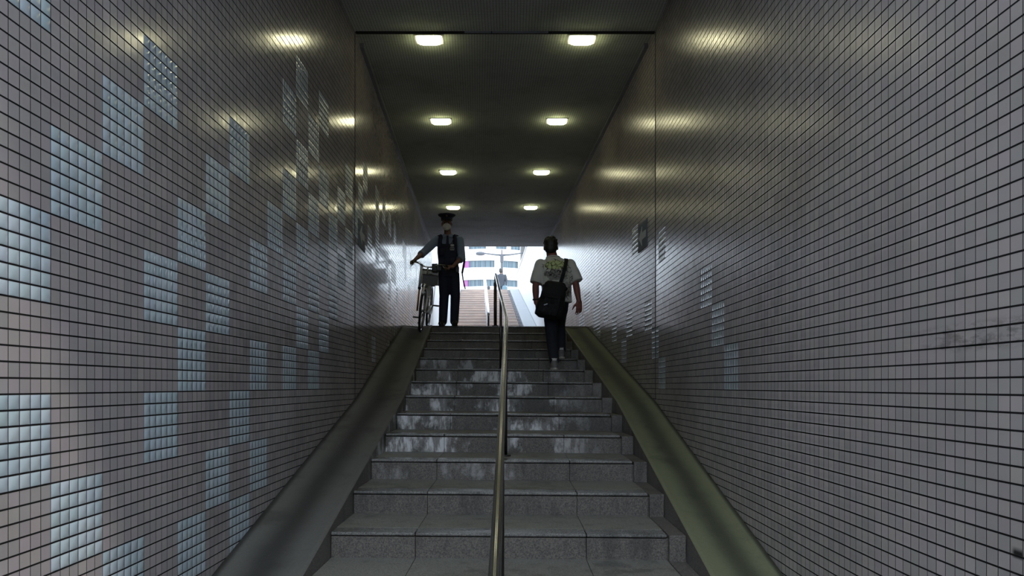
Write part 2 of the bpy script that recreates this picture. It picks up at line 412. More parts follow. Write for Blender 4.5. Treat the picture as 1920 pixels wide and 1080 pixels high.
# ------------------------------------------------------------------ lower staircase
CF = .008
st = thing('staircase', 'dark stained granite staircase rising between the two bicycle ramps', 'stairs', W(0, nose(1)[0], -ZC))
JX = [XI_L+.004, -.565, .44, XBLK]
rs = random.Random(5)
for m in range(1, 17):
    s0, z = nose(m)
    s1 = s0+RT if m < 16 else s0+.45
    off = -Vector(st.location)
    T = Matrix.Translation(off)
    q = MB()
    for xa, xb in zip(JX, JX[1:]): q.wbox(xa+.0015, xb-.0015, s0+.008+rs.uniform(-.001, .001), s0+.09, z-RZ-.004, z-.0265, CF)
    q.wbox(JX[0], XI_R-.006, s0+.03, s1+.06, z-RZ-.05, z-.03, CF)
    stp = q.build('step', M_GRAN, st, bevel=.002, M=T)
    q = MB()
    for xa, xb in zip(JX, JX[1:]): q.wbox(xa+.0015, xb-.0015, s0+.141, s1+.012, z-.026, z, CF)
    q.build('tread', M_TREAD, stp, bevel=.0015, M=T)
    q = MB()
    for xa, xb in zip(JX, JX[1:]): q.wbox(xa+.0015, xb-.0015, s0-.003, s0+.140, z-.020, z+.0003, CF)
    q.build('nosing', M_NOSE, stp, bevel=.007, seg=3, M=T, label='worn shiny front edge')
    q = MB(); q.wbox(XBLK+.012, XI_R-.004, s0+.006, s1+.01, z-RZ-.02, z-.008, CF)
    q.build('side_block', M_GRAN, stp, bevel=.004, M=T)

# bicycle ramps beside the stairs
def ramp(name, label, xi, xo, s0, s1, zf, mat, flat_to=None, dip=.018):
    o = thing(name, label, 'ramp', W((xi+xo)/2, s0, zf(s0)))
    mb = MB(); uvl = mb.bm.loops.layers.uv.new('UVMap')
    ns = 24; nx = 12
    ss = sorted(set([s0+(s1-s0)*i/ns for i in range(ns+1)]+([SJ] if s0 < SJ < s1 else [])))
    T = -Vector(o.location); G = []
    for s in ss:
        row = []
        for j in range(nx+1):
            u = j/nx; x = xi+(xo-xi)*u
            e = min(1, min(u, 1-u)/.12)
            row.append(mb.bm.verts.new(W(x, s, zf(s)-dip*e*math.sin(PI*u))+T))
        G.append(row)
    for i in range(len(ss)-1):
        for j in range(nx):
            f = mb.bm.faces.new([G[i][j], G[i][j+1], G[i+1][j+1], G[i+1][j]])
            for lp, (a, b) in zip(f.loops, ((i,j),(i,j+1),(i+1,j+1),(i+1,j))): lp[uvl].uv = (b/nx, ss[a])
            f.smooth = True
    # sides and ends down below the steps
    def skirt(seq):
        low = [mb.bm.verts.new(v.co-Vector((0,0,.34))) for v in seq]
        for a, b, c, d in zip(seq, seq[1:], low[1:], low):
            f = mb.bm.faces.new([a, b, c, d]); f.material_index = 1
            for lp in f.loops: lp[uvl].uv = (.15, lp.vert.co.y)
    skirt([r[0] for r in G]); skirt([r[-1] for r in G]); skirt(G[0]); skirt(G[-1])
    b = mb.build('slab', [mat, M_GRAN if s0 < 10 else mat], o)
    return o
ramp('bicycle_ramp', 'dark concrete bicycle ramp along the left tiled wall of the lower stairs', XI_L, XL+.002, 1.9, nose(16)[0]+.1, lambda s: min(line(s), Z_LAND-.002)+.027, M_RAMPL)
ramp('bicycle_ramp', 'mossy green concrete bicycle ramp along the right tiled wall of the lower stairs', XI_R, XR-.002, 1.9, nose(16)[0]+.1, lambda s: min(line(s), Z_LAND-.002)+.004, M_RAMPR)

# ------------------------------------------------------------------ upper staircase in daylight
us = thing('staircase', 'sunlit brown brick staircase rising to the street beyond the passage', 'stairs', W(0, 18.5, Z_LAND))
for i in range(1, 22):
    s0 = 18.5+.6*(i-1); z = Z_LAND+RZ*i
    T = Matrix.Translation(-Vector(us.location))
    q = MB(); q.wbox(XI_L+.004, XI_R-.10, s0, s0+.66, z-RZ-.06, z-.03); q.wbox(XI_R-.10, XI_R-.006, s0+.05, s0+.66, z-RZ-.06, z-.04)
    stp = q.build('step', M_BRICK, us, M=T)
    q = MB(); q.wbox(XI_L+.004, XI_R-.10, s0-.010, s0+.6, z-.03, z)
    q.build('tread', M_BRICKT, stp, bevel=.006, M=T)
    q = MB(); q.wbox(XI_R-.09, XI_R-.004, s0+.02, s0+.62, z-RZ-.02, z-.012)
    q.build('side_block', M_TRIM, stp, bevel=.006, M=T)
line2 = lambda s: min(max(Z_LAND+.03, Z_LAND+.03+(s-17.9)*SLOPE), Z_ST+.03)
ramp('bicycle_ramp', 'pale concrete bicycle ramp beside the white outside wall on the right', XI_R, XR-.002, 18.0, S_TOP+.02, line2, M_RAMPO, dip=.01)
ramp('bicycle_ramp', 'pale concrete bicycle ramp of the upper stairs on the left, behind the officer', XI_L, XL+.002, 18.0, S_TOP+.02, line2, M_RAMPO, dip=.01)

# ------------------------------------------------------------------ handrails
def fillet(pts, r=.12, n=6):
    pts = [Vector(p) for p in pts]; out = [pts[0]]
    for a, b, c in zip(pts, pts[1:], pts[2:]):
        u = (a-b); v = (c-b); d = min(r, u.length*.45, v.length*.45)
        p0 = b+u.normalized()*d; p1 = b+v.normalized()*d
        for i in range(n+1):
            t_ = i/n; out.append(p0*(1-t_)**2+b*2*t_*(1-t_)+p1*t_*t_)
    out.append(pts[-1]); return out
XH = -.05
hr = thing('handrail', 'stainless steel handrail up the middle of the dark lower stairs', 'handrail', W(XH, nose(1)[0], -ZC))
T = Matrix.Translation(-Vector(hr.location))
HH = .83
q = MB()
path = [W(XH, 1.55, line(1.76)+.02), W(XH, 1.55, line(1.76)+HH)]+[W(XH, s, line(s)+HH) for s in (2.0, 4.0, SJ, 9.0)]+[W(XH, 11.30, line(11.36)+HH), W(XH, 11.40, Z_LAND+.55)]
pf = fillet(path, .10)
q.tube(pf, .019, 16).build('rail', M_STEEL, hr, smooth=True, M=T)
for m in (2, 6, 11):
    s = nose(m)[0]+.3
    p = MB().tube([W(XH, s, nose(m)[1]-CF*XH), W(XH, s, line(s)+HH-.015)], .017, 14).build('post', M_DSTEEL, hr, smooth=True, M=T)
    MB().tube([W(XH, s, nose(m)[1]-CF*XH), W(XH, s, nose(m)[1]-CF*XH+.012)], .045, 18).build('flange', M_DSTEEL, p, M=T)
for s in (11.40,):
    p = MB().tube([W(XH, s, Z_LAND), W(XH, s, Z_LAND+.70)], .026, 14).build('post', M_DSTEEL, hr, smooth=True, M=T)
    MB().tube([W(XH, s, Z_LAND), W(XH, s, Z_LAND+.012)], .05, 18).build('flange', M_DSTEEL, p, M=T)
hr2 = thing('handrail', 'white painted handrail on the sunlit upper stairs outside', 'handrail', W(XH, 18.1, Z_LAND))
T = Matrix.Translation(-Vector(hr2.location))
l2 = lambda s: Z_LAND+(s-18.5)*SLOPE+RZ
q = MB().tube(fillet([W(XH-.01, 18.05, Z_LAND+.86), W(XH-.01, 18.3, l2(18.3)+.86), W(XH-.01, S_TOP, l2(S_TOP)+.86), W(XH-.01, S_TOP+.5, l2(S_TOP)+.86)], .2), .034, 14)
q.build('rail', M_WHITE, hr2, smooth=True, M=T)
for s, zb in ((18.1, Z_LAND), (20.6, Z_LAND+4*RZ), (23.6, Z_LAND+9*RZ), (26.6, Z_LAND+14*RZ), (S_TOP+.4, Z_ST)):
    MB().tube([W(XH-.01, s, zb), W(XH-.01, s, (l2(s) if s > 18.3 and s < S_TOP else (Z_LAND if s < 19 else Z_ST))+.85)], .026, 12).build('post', M_DSTEEL if s < 19 else M_WHITE, hr2, smooth=True, M=T)

# ------------------------------------------------------------------ ceiling lamps
def lamp_mat():
    k = NT('lit_ribbed_diffuser')
    k.set(Base_Color=(.9,.9,.8,1), Roughness=.4, Emission_Color=(1.0,.95,.58,1), Emission_Strength=LAMP); return k.m
M_LAMP = lamp_mat()
M_HALO = plain('halo_glow', (.9,.9,.7,1), .4, emit=0)  # unseen emitter added above the ceiling to make the glow round each lamp
M_HALO.node_tree.nodes['Principled BSDF'].inputs['Emission Color'].default_value = (.92,1.0,.55,1)
M_HALO.node_tree.nodes['Principled BSDF'].inputs['Emission Strength'].default_value = 15.0
M_LFRAME = plain('grey_lamp_frame', rgb(165,166,160), .5)
names = ['nearest', 'second', 'third', 'farthest']
side_lab = {'left': 'left', 'right': 'right'}
proto = None
for i, s in enumerate((7.17, 9.42, 11.72, 14.1)):
    for side, x in (('left', -.82), ('right', .72)):
        z = zceil(s); loc = W(x, s, z)
        lab = 'glowing %s lamp of the %s row of ceiling lamps' % (names[i], side)
        if proto is None:
            t = thing('ceiling_lamp', lab, 'lamp', loc, 'ceiling lamps')
            q = MB()
            for a in ((-.15,.15,-.10,-.085),(-.15,.15,.085,.10),(-.15,-.13,-.085,.085),(.13,.15,-.085,.085)): q.box(a[0],a[1],a[2],a[3],-.012,.002)
            q.build('frame', M_LFRAME, t, bevel=.003)
            q = MB(); q.loft([(0,0,.0,.128,.083),(0,0,-.026,.122,.078),(0,0,-.036,.106,.066),(0,0,-.040,.085,.05)], 32, 4)
            q.build('diffuser', M_LAMP, t)
            q = MB()
            for k in range(-4, 5):
                q.box(k*.027-.0022, k*.027+.0022, -.066, .066, -.045, -.039)
            q.build('louver', M_LFRAME, t)
            q = MB(); q.ell((0,0,.085), (.10,.075,.02)); q.build('halo_emitter', M_HALO, t, smooth=True)  # added emitter over the ceiling panel, makes the halo
            proto = t
        else:
            t = proto.copy(); COL.objects.link(t); t.location = loc; t['label'] = lab
            for ch in proto.children:
                c = ch.copy(); COL.objects.link(c); c.parent = t
# ------------------------------------------------------------------ direction signs on the walls
M_SIGN = plain('dark_sign_blue_grey', rgb(104,114,124), .8, 0, .06, spec=.3)
M_ARROW = plain('white_sign_arrow', rgb(186,192,198), .8, 0, .04, spec=.3)
def sign(xw, s0, s1, z0, z1, label, toward):
    sg = 1 if xw < 0 else -1
    t = thing('direction_sign', label, 'sign', W(xw, s0, z0))
    T = Matrix.Translation(-Vector(t.location))
    MB().wbox(min(xw+sg*.001, xw+sg*.006), max(xw+sg*.001, xw+sg*.006), s0, s1, z0, z1).build('panel', M_SIGN, t, M=T, bevel=.002)
    cs, cz = (s0+s1)/2, (z0+z1)/2; w_ = (s1-s0)*.38; h = (z1-z0)*.36; d = toward
    outl = [(-w_, 0), (-w_*.05, h), (-w_*.05, h*.36), (w_, h*.36), (w_, -h*.36), (-w_*.05, -h*.36), (-w_*.05, -h)]
    MB().prism([W(xw+sg*.006, cs+d*a, cz+b) for a, b in outl], (sg*.002, 0, 0)).build('arrow', M_ARROW, t, M=T)
sign(XL, 7.16, 7.56, 1.42, 1.70, 'small blue grey arrow sign on the left tiled wall', 1)
sign(XR, 7.29, 7.70, 1.44, 1.73, 'small blue grey arrow sign on the right tiled wall', -1)

# ------------------------------------------------------------------ people
def v3(*a): return Vector(a)
M_SKIN = plain('skin', rgb(124,90,80), .55, 0, .06, 12)
M_SKIN2 = plain('sun_tanned_skin', rgb(132,80,72), .55, 0, .06, 12)
M_HAIR = plain('black_hair', rgb(22,20,21), .5, 0, .3, 120, .002)
M_EYE = plain('dark_eye', rgb(20,16,15), .2)
M_SHIRT = plain('pale_blue_shirt_cloth', rgb(124,141,168), .8, 0, .1, 40, .001)
M_NAVY = plain('dark_navy_cloth', rgb(27,32,54), .8, 0, .2, 60, .001)
M_BLACK = plain('black_leather', rgb(20,20,22), .4, 0, .2)
M_MASK = plain('white_mask_cloth', rgb(205,203,200), .8, 0, .04, 60, .001)
M_EMB = plain('pale_emblem', rgb(172,178,184), .5)
M_GOLD = plain('dull_gold_emblem', rgb(120,110,84), .4, .6)
M_JEANS = plain('dark_blue_denim', rgb(25,31,42), .85, 0, .3, 25, .002)
M_SHOE = plain('grey_sneaker_cloth', rgb(112,110,112), .8, 0, .15, 60)
M_SOLE = plain('pale_rubber_sole', rgb(190,186,182), .7)
M_BAGC = plain('black_bag_nylon', rgb(25,25,28), .75, 0, .5, 16, .02, spec=.3)

def hand(mb, wr, d, nrm, thumb, curl=.35, sc=1.0):
    """palm, four unequal fingers and a thumb; d along the hand, nrm out of its back, thumb towards the thumb side"""
    wr = Vector(wr); d = Vector(d).normalized(); nrm = Vector(nrm); nrm = (nrm-d*nrm.dot(d)).normalized()
    side = d.cross(nrm).normalized()
    if side.dot(Vector(thumb)) < 0: side = -side
    for k, a in enumerate((-.030, -.011, .010, .029)):
        mb.cap(wr+d*.012+side*a*.75*sc, wr+d*.088*sc+side*a*sc, .0155*sc, .0125*sc, 10)
    for k, (a, L) in enumerate(((.031,.070), (.0105,.080), (-.0105,.074), (-.031,.058))):
        p = wr+d*.090*sc+side*a*sc; u = d+side*a*2.0; u.normalize()
        ang = 0
        for seg, fr in enumerate((.45, .32, .23)):
            ang += curl*(1.0 if seg else .8)
            dirv = (u*math.cos(ang)-nrm*math.sin(ang)).normalized()
            q = p+dirv*L*fr*sc
            mb.cap(p, q, (.0086-.0008*seg)*sc, (.0080-.0008*seg)*sc, 10); p = q
    p = wr+d*.028*sc+side*.026*sc
    t1 = (d*.62+side*.70-nrm*.25).normalized(); t2 = (d*.85+side*.35-nrm*.45).normalized(); t3 = (d*.9+side*.05-nrm*.55).normalized()
    for a, b, r in ((t1,.036,.0125), (t2,.030,.0105), (t3,.024,.0095)):
        q = p+a*b*sc; mb.cap(p, q, r*sc, r*.92*sc, 10); p = q

def head(mb, c, yaw=0.0, sc=1.0, pitch=0.0):
    """a head with brow, nose, lips, chin and ears; at yaw 0 it looks to -y"""
    h = MB()
    h.ell((0, .012, .025), (.074, .092, .090)); h.ell((0, -.018, -.045), (.056, .066, .070))
    h.ell((0, -.052, -.096), (.026, .026, .022)); h.ell((0, -.066, .020), (.052, .020, .014))
    h.chain([((0,-.082,.010),.009), ((0,-.101,-.022),.0125)], 10); h.ell((.012,-.090,-.026), (.008,.010,.007)); h.ell((-.012,-.090,-.026), (.008,.010,.007))
    h.ell((0,-.083,-.054), (.022,.010,.006)); h.ell((0,-.082,-.065), (.019,.010,.006))
    for sx in (-1, 1):
        h.ell((sx*.040,-.060,-.022), (.024,.024,.022)); h.ell((sx*.077,.012,-.010), (.010,.019,.031), (0,0,sx*.4))
    M = Matrix.Translation(Vector(c)) @ Matrix.Rotation(yaw,4,'Z') @ Matrix.Rotation(pitch,4,'X') @ Matrix.Diagonal((sc,sc,sc,1))
    h.bm.transform(M)
    me = bpy.data.meshes.new('tmp'); h.bm.to_mesh(me); h.bm.free(); mb.bm.from_mesh(me); bpy.data.meshes.remove(me)
    return M
def eyes(M, parent, T=None):
    for sx in (-1, 1):
        e = MB(); e.bm_ = None
        e.ell((sx*.031,-.077,.004), (.0125,.009,.0085), n=12, m=8)
        e.build('eye', M_EYE, parent, smooth=True, M=M)

# ---- police officer walking a bicycle, facing the camera
SO = 11.45
off = thing('person', 'person in dark cap, white mask and navy vest holding the white bicycle on the landing', 'person', W((840-959)/F*SO-bx(SO), SO, Z_LAND+.001))
hc = v3(-.017, -.03, 1.648)
b = MB()
MH = head(b, hc, .08, 1.0, .05)
b.chain([((-.012,.0,1.56),.052), ((0,.02,1.44),.062)])
b.loft([(0,.02,.90,.13,.09),(0,.015,1.02,.125,.085),(0,.01,1.20,.145,.095),(0,.015,1.33,.16,.095),(0,.02,1.41,.12,.07),(0,.02,1.45,.06,.05)], 24, 2.3)
RS, RE, RW = v3(-.185,.0,1.39), v3(-.385,-.13,1.165), v3(-.485,-.345,1.018)
LS, LE, LW = v3(.185,.0,1.39), v3(.228,-.07,1.10), v3(.100,-.285,.920)
for A, B_, C_ in ((RS,RE,RW), (LS,LE,LW)): b.chain([(A,.052),(A.lerp(B_,.5),.047),(B_,.040),(B_.lerp(C_,.35),.041),(C_,.027)])
for p in ([v3(-.065,.02,.90),v3(-.062,-.02,.49),v3(-.085,.02,.09)], [v3(.085,.02,.90),v3(.118,-.01,.49),v3(.100,.02,.09)]):
    b.chain([(p[0],.085),(p[0].lerp(p[1],.5),.075),(p[1],.055),(p[1].lerp(p[2],.35),.056),(p[2],.038)])
    b.chain([(p[2]+v3(0,.02,-.04),.032),(p[2]+v3(.0,-.05,-.045),.026)])
hand(b, RW, v3(-.35,-.75,-.35), v3(-.25,.0,1), v3(1,-.1,.0), .75)
hand(b, LW, v3(-.50,-.72,-.12), v3(.3,-.35,1), v3(-1,-.2,.0), .75, 1.12)
body = b.build('body', M_SKIN, off, vox=.0058, sm=2)
eyes(MH, off)
# hair below the cap
h = MB(); h.ell((0,.030,.012), (.078,.080,.078)); h.build('hair', M_HAIR, off, smooth=True, M=MH)
# shirt with rolled sleeves and collar
s_ = MB()
s_.loft([(0,.02,.93,.150,.108),(0,.015,1.10,.152,.108),(0,.01,1.25,.168,.115),(0,.015,1.36,.180,.110),(0,.02,1.42,.140,.085),(0,.02,1.462,.078,.066)], 28, 2.4)
for A, B_, C_ in ((RS,RE,RW), (LS,LE,LW)):
    s_.chain([(A+v3(0,0,.005),.070),(A.lerp(B_,.5),.068),(B_,.060)])
    s_.tube([B_, B_.lerp(C_,.10), B_.lerp(C_,.28)], [.058,.062,.064], 18)
shirt = s_.build('shirt', M_SHIRT, off, vox=.009, sm=4)
c = MB()
for sx in (-1, 1):
    c.prism([(sx*.012,-.072,1.468),(sx*.070,-.045,1.485),(sx*.085,-.055,1.44),(sx*.045,-.098,1.415)], (0,-.006,0))
    c.prism([(sx*.07,-.045,1.487),(sx*.075,.05,1.49),(sx*.085,.05,1.45),(sx*.086,-.05,1.442)], (sx*.005,0,0))
c.build('collar', M_SHIRT, shirt, bevel=.002)
ep = MB()
for sx in (-1, 1): ep.ell((sx*.165,.01,1.463), (.055,.026,.010), (0, sx*.38, 0))
ep.build('epaulette', M_NAVY, shirt, smooth=True)
# dark tie and vest
tie = MB(); tie.prism([(-.014,-.095,1.445),(.016,-.095,1.445),(.02,-.118,1.41),(.030,-.140,1.27),(-.022,-.140,1.27),(-.014,-.118,1.41)], (0,-.010,0)); tie.build('tie', M_NAVY, off, bevel=.002)
v_ = MB()
v_.loft([(.005,.015,.925,.166,.126),(.005,.012,1.05,.163,.126),(.0,.008,1.18,.172,.130),(0,.008,1.28,.172,.132),(0,.012,1.315,.160,.122)], 30, 2.6)
for sx in (-1, 1):
    v_.chain([(v3(sx*.125,-.098,1.27),.032),(v3(sx*.120,-.085,1.36),.034),(v3(sx*.112,-.04,1.446),.036),(v3(sx*.108,.04,1.452),.036),(v3(sx*.115,.11,1.36),.034),(v3(sx*.12,.12,1.27),.032)])
vest = v_.build('vest', M_NAVY, off, vox=.010, sm=3)
MB().box(.052,.108,-.148,-.130,1.265,1.30).build('chest_badge', M_EMB, vest, bevel=.004, label='pale chest badge')
MB().box(.046,.112,-.150,-.132,1.205,1.250).build('name_patch', M_EMB, vest, bevel=.003, label='pale lettered patch')
k = MB()
for j in range(3): k.box(.052+j*.02, .066+j*.02, -.1515, -.149, 1.216, 1.240)
k.build('lettering', M_NAVY, vest)
for bx_ in ((-.118,-.045,-.150,-.125,1.13,1.24), (-.125,-.04,-.155,-.125,1.0,1.085), (.045,.125,-.155,-.125,1.0,1.085)):
    MB().box(*bx_).build('pocket', M_NAVY, vest, bevel=.006)
cord = MB().tube(fillet([v3(.10,-.105,1.40), v3(.075,-.125,1.33), v3(.035,-.14,1.28), v3(-.02,-.147,1.22), v3(-.07,-.15,1.19)], .05), .0055, 8); cord.build('radio_cord', M_BLACK, vest, smooth=True)
# trousers, belt, pouches
t_ = MB()
t_.loft([(.01,.02,.80,.150,.112),(.01,.02,.88,.162,.115),(.01,.015,.955,.152,.110)], 28, 2.4)
for p in ([v3(-.062,.02,.84),v3(-.062,-.015,.49),v3(-.085,.02,.085)], [v3(.088,.02,.84),v3(.118,-.005,.49),v3(.100,.02,.085)]):
    t_.chain([(p[0],.098),(p[0].lerp(p[1],.5),.090),(p[1],.078),(p[2],.070)])
tr = t_.build('trousers', M_NAVY, off, vox=.010, sm=4)
belt = MB(); belt.loft([(.008,.016,.915,.170,.128),(.008,.016,.962,.170,.128)], 30, 2.5); belt = belt.build('belt', M_BLACK, off, bevel=.004)
MB().box(-.02,.035,-.122,-.108,.918,.960).build('buckle', M_GOLD, belt, bevel=.003)
p1 = MB(); p1.box(-.255,-.165,-.07,.07,.87,1.005); p1.build('pouch', M_BLACK, belt, bevel=.014)
p2 = MB(); p2.box(-.150,-.09,-.150,-.10,.875,.95); p2.build('pouch', M_BLACK, belt, bevel=.012)
p3 = MB(); p3.box(.125,.185,-.13,-.05,.85,.955); p3.build('pouch', M_BLACK, belt, bevel=.012)
for ax, dx in ((-.085, -.02), (.100, .03)):
    q = MB(); q.chain([(v3(ax,.055,.055),.048),(v3(ax+dx*.5,-.05,.05),.045),(v3(ax+dx,-.135,.040),.040)]); q.chain([(v3(ax,.04,.10),.05),(v3(ax,.0,.07),.05)])
    q.bm.verts.ensure_lookup_table()
    for vv in q.bm.verts: vv.co.z = max(vv.co.z, .012)
    sh = q.build('shoe', M_BLACK, off, vox=.008, sm=3)
    q = MB(); q.loft([(ax+dx*.45,-.045,.0,.048,.135),(ax+dx*.45,-.045,.018,.050,.137)], 20, 2.4); q.build('sole', M_BLACK, sh)
# mask and cap
m_ = MB(); m_.ell((0,-.046,-.050), (.071,.066,.060)); m_.ell((0,-.098,-.030), (.022,.018,.026)); m_.ell((0,-.075,-.095), (.036,.036,.024))
mk = m_.build('face_mask', M_MASK, off, vox=.006, sm=3, M=MH)
q = MB()
for sx in (-1, 1):
    for zz_ in (-.02, -.075): q.tube([(sx*.055,-.062,zz_), (sx*.076,-.02,-.02+(zz_+.02)*.4), (sx*.082,.012,-.008)], .002, 6)
q.build('strap', M_MASK, mk, M=MH)
cp = MB(); cp.loft([(0,.012,.055,.088,.108),(0,.012,.060,.091,.111),(0,.010,.105,.092,.112)], 32); cap_ = cp.build('cap', M_NAVY, off, M=MH, smooth=True)
cp = MB(); cp.loft([(0,.010,.104,.093,.113),(0,-.004,.130,.136,.146),(0,-.008,.141,.143,.152),(0,-.004,.151,.130,.140),(0,.004,.166,.070,.085)], 36); cp.build('crown', M_NAVY, cap_, smooth=True, M=MH)
vz = MB(); R_ = []
for k in range(13):
    a = PI+PI*k/12*1.0
    x, y = math.cos(a), math.sin(a)
    R_.append(((x*.090, .012+y*.110, .062), (x*.094, .012+y*.112-.050*abs(y)**1.5, .062-.030*abs(y)**1.5)))
for (a0,b0),(a1,b1) in zip(R_, R_[1:]):
    vz.hexa([a0,a1,b1,b0,(a0[0],a0[1],a0[2]+.005),(a1[0],a1[1],a1[2]+.005),(b1[0],b1[1],b1[2]+.005),(b0[0],b0[1],b0[2]+.005)])
bmesh.ops.remove_doubles(vz.bm, verts=vz.bm.verts, dist=1e-5)
vz.build('visor', M_BLACK, cap_, M=MH)
q = MB(); q.ell((0,-.128,.110), (.017,.012,.020), n=12, m=8); q.build('cap_badge', M_GOLD, cap_, smooth=True, M=MH)
# baton at the hip
bt = thing('baton', 'thin dark baton hanging at the hip of the person in the cap', 'baton', off.location+v3(.215,-.02,.80))
q = MB(); q.tube([(.055,0,.30),(.045,0,.22),(.015,0,.06)], [.016,.018,.016], 12); q.build('grip', M_BLACK, bt, smooth=True)
q = MB(); q.tube([(.015,0,.06),(.03,.0,-.05),(.065,.0,-.20)], [.011,.010,.009], 10); q.build('shaft', M_BLACK, bt, smooth=True)
q = MB(); q.tube([(.043,0,.215),(.035,0,.165)], .0195, 12); q.build('band', M_MAG, bt)

# ---- white bicycle with its front wheel on the ramp
SB = 10.72
bk = thing('bicycle', 'white bicycle being wheeled down the left ramp by the person in the cap', 'bicycle', (0,0,0))
ang_p = math.asin((Z_LAND+.012-(line(SB)+.027-.018))/1.08)
MBK = Matrix.Translation(W((788-959)/F*SB-bx(SB), SB, line(SB)+.027-.018+.002)) @ Matrix.Rotation(.02,4,'Z') @ Matrix.Rotation(ang_p,4,'X') @ Matrix.Rotation(.108,4,'Y')
bk.matrix_world = MBK
M_TYRE = plain('black_tyre_rubber', rgb(24,24,25), .8, 0, .2)
M_CHR = plain('chrome', rgb(200,202,205), .18, 1, .03)
M_GREYB = plain('grey_box_plastic', rgb(92,94,98), .6, 0, .15)
M_TAN = plain('tan_wood_pole', rgb(176,132,78), .5, 0, .2)
WR = .33
def circ(r, y, z, x=0.0, n=40, a0=0, a1=2*PI):
    return [(x, y+r*math.cos(a0+(a1-a0)*i/n), z+r*math.sin(a0+(a1-a0)*i/n)) for i in range(n+(0 if abs(a1-a0-2*PI) < 1e-6 else 1))]
for nm, y0 in (('front_wheel', 0.0), ('rear_wheel', 1.08)):
    wh = MB().tube(circ(WR-.019, y0, WR), .0185, 12, closed=True).build(nm, M_TYRE, bk, smooth=True)
    MB().tube(circ(WR-.042, y0, WR), .011, 8, closed=True).build('rim', M_CHR, wh, smooth=True)
    q = MB()
    for i in range(28):
        a = 2*PI*i/28; sx = .025 if i % 2 else -.025
        q.tube([(sx, y0+.02*math.cos(a+.8), WR+.02*math.sin(a+.8)), (0, y0+(WR-.045)*math.cos(a), WR+(WR-.045)*math.sin(a))], .0013, 5)
    q.build('spokes', M_CHR, wh)
    MB().tube([(-.05,y0,WR),(.05,y0,WR)], .02, 12).build('hub', M_CHR, wh)
    MB().tube(circ(WR+.016, y0, WR, 0, 24, PI*.05 if nm == 'front_wheel' else -.25, PI*.72 if nm == 'front_wheel' else PI*.85), .024, 10).build('mudguard', M_WHITE, bk, smooth=True)
fr = MB()
fr.tube([(0,.175,.70),(0,.225,.86)], .022, 12)
fr.tube(fillet([(0,.19,.74),(0,.42,.47),(0,.62,.30)], .2), .022, 12); fr.tube(fillet([(0,.21,.82),(0,.46,.55),(0,.70,.50)], .2), .017, 12)
fr.tube([(0,.62,.29),(0,.80,.74)], .018, 12)
for sx in (-1, 1):
    fr.tube([(sx*.02,.64,.29),(sx*.055,1.08,.33)], .011, 10); fr.tube([(sx*.02,.78,.68),(sx*.055,1.08,.33)], .009, 10)
fr.tube([(-.035,.62,.29),(.035,.62,.29)], .026, 12)
frame = fr.build('frame', M_WHITE, bk, smooth=True)
fk = MB()
for sx in (-1, 1): fk.tube(fillet([(sx*.045,.0,.33),(sx*.045,.09,.52),(sx*.040,.165,.70)], .12), .0125, 10)
fk.tube([(-.045,.166,.70),(.045,.166,.70)], .014, 10)
fk.build('fork', M_WHITE, bk, smooth=True)
hb = MB()
hb.tube(fillet([(-.275,.50,1.025),(-.245,.36,1.045),(-.15,.20,1.035),(-.06,.235,.985),(.06,.235,.985),(.15,.20,1.035),(.245,.36,1.045),(.275,.50,1.025)], .09), .0115, 10)
hb.tube([(0,.225,.85),(0,.245,.985)], .0125, 10)
hb.build('handlebar', M_CHR, bk, smooth=True)
for sx in (-1, 1):
    MB().tube([(sx*.250,.38,1.042),(sx*.277,.51,1.024)], .0165, 12).build('grip', M_BLACK, bk, smooth=True)
    MB().tube([(sx*.215,.31,1.03),(sx*.255,.33,.985),(sx*.285,.44,.97)], .006, 8).build('brake_lever', M_CHR, bk, smooth=True)
    MB().tube(fillet([(sx*.215,.31,1.03),(sx*.12,.15,1.06),(sx*.04,.10,.95),(sx*.03,.17,.74)], .08), .003, 6).build('brake_cable', M_BLACK, bk, smooth=True)
fb = MB(); fb.box(-.035,.175,-.05,.13,.72,.87); fb = fb.build('front_box', M_GREYB, bk, bevel=.012)
MB().box(-.04,.18,-.055,.135,.862,.878).build('box_lid', M_BLACK, fb, bevel=.005)
ht = MB(); ht.loft([(0,0,0,.036,.036),(0,0,.05,.042,.042),(0,0,.062,.040,.040)], 20); ht.build('headlamp', M_CHR, bk, smooth=True, M=Matrix.Translation((0.0,-.01,.70)) @ Matrix.Rotation(PI/2,4,'X'))
sd = MB(); sd.ell((0,.86,.845), (.085,.10,.035)); sd.chain([((0,.80,.85),.04),((0,.66,.852),.028)]); sd.build('saddle', M_BLACK, bk, vox=.008, sm=3)
MB().tube([(0,.79,.72),(0,.825,.84)], .013, 10).build('seat_post', M_CHR, bk, smooth=True)
rk = MB()
for sx in (-1, 1): rk.tube([(sx*.06,.86,.69),(sx*.06,1.28,.69)], .006, 8); rk.tube([(sx*.06,1.15,.69),(sx*.06,1.08,.33)], .005, 8)
for yy in (.9,1.05,1.2): rk.tube([(-.06,yy,.69),(.06,yy,.69)], .005, 8)
rk.build('rear_rack', M_CHR, bk, smooth=True)
rb = MB(); rb.box(-.15,.15,.90,1.30,.705,.94); rb = rb.build('rear_box', M_WHITE, bk, bevel=.02)
MB().box(-.155,.155,.895,1.305,.925,.955).build('box_lid', M_GREYB, rb, bevel=.008)
cc = MB(); cc.loft([(0,.85,0,.29,.075),(0,.85,.03,.29,.075)], 28, 3.0); cc.build('chain_case', M_WHITE, bk, bevel=.006, M=Matrix(((0,0,1,.03),(0,1,0,0),(1,0,0,.31),(0,0,0,1))) @ Matrix(((0,1,0,-.85),(1,0,0,.85),(0,0,1,0),(0,0,0,1))) )
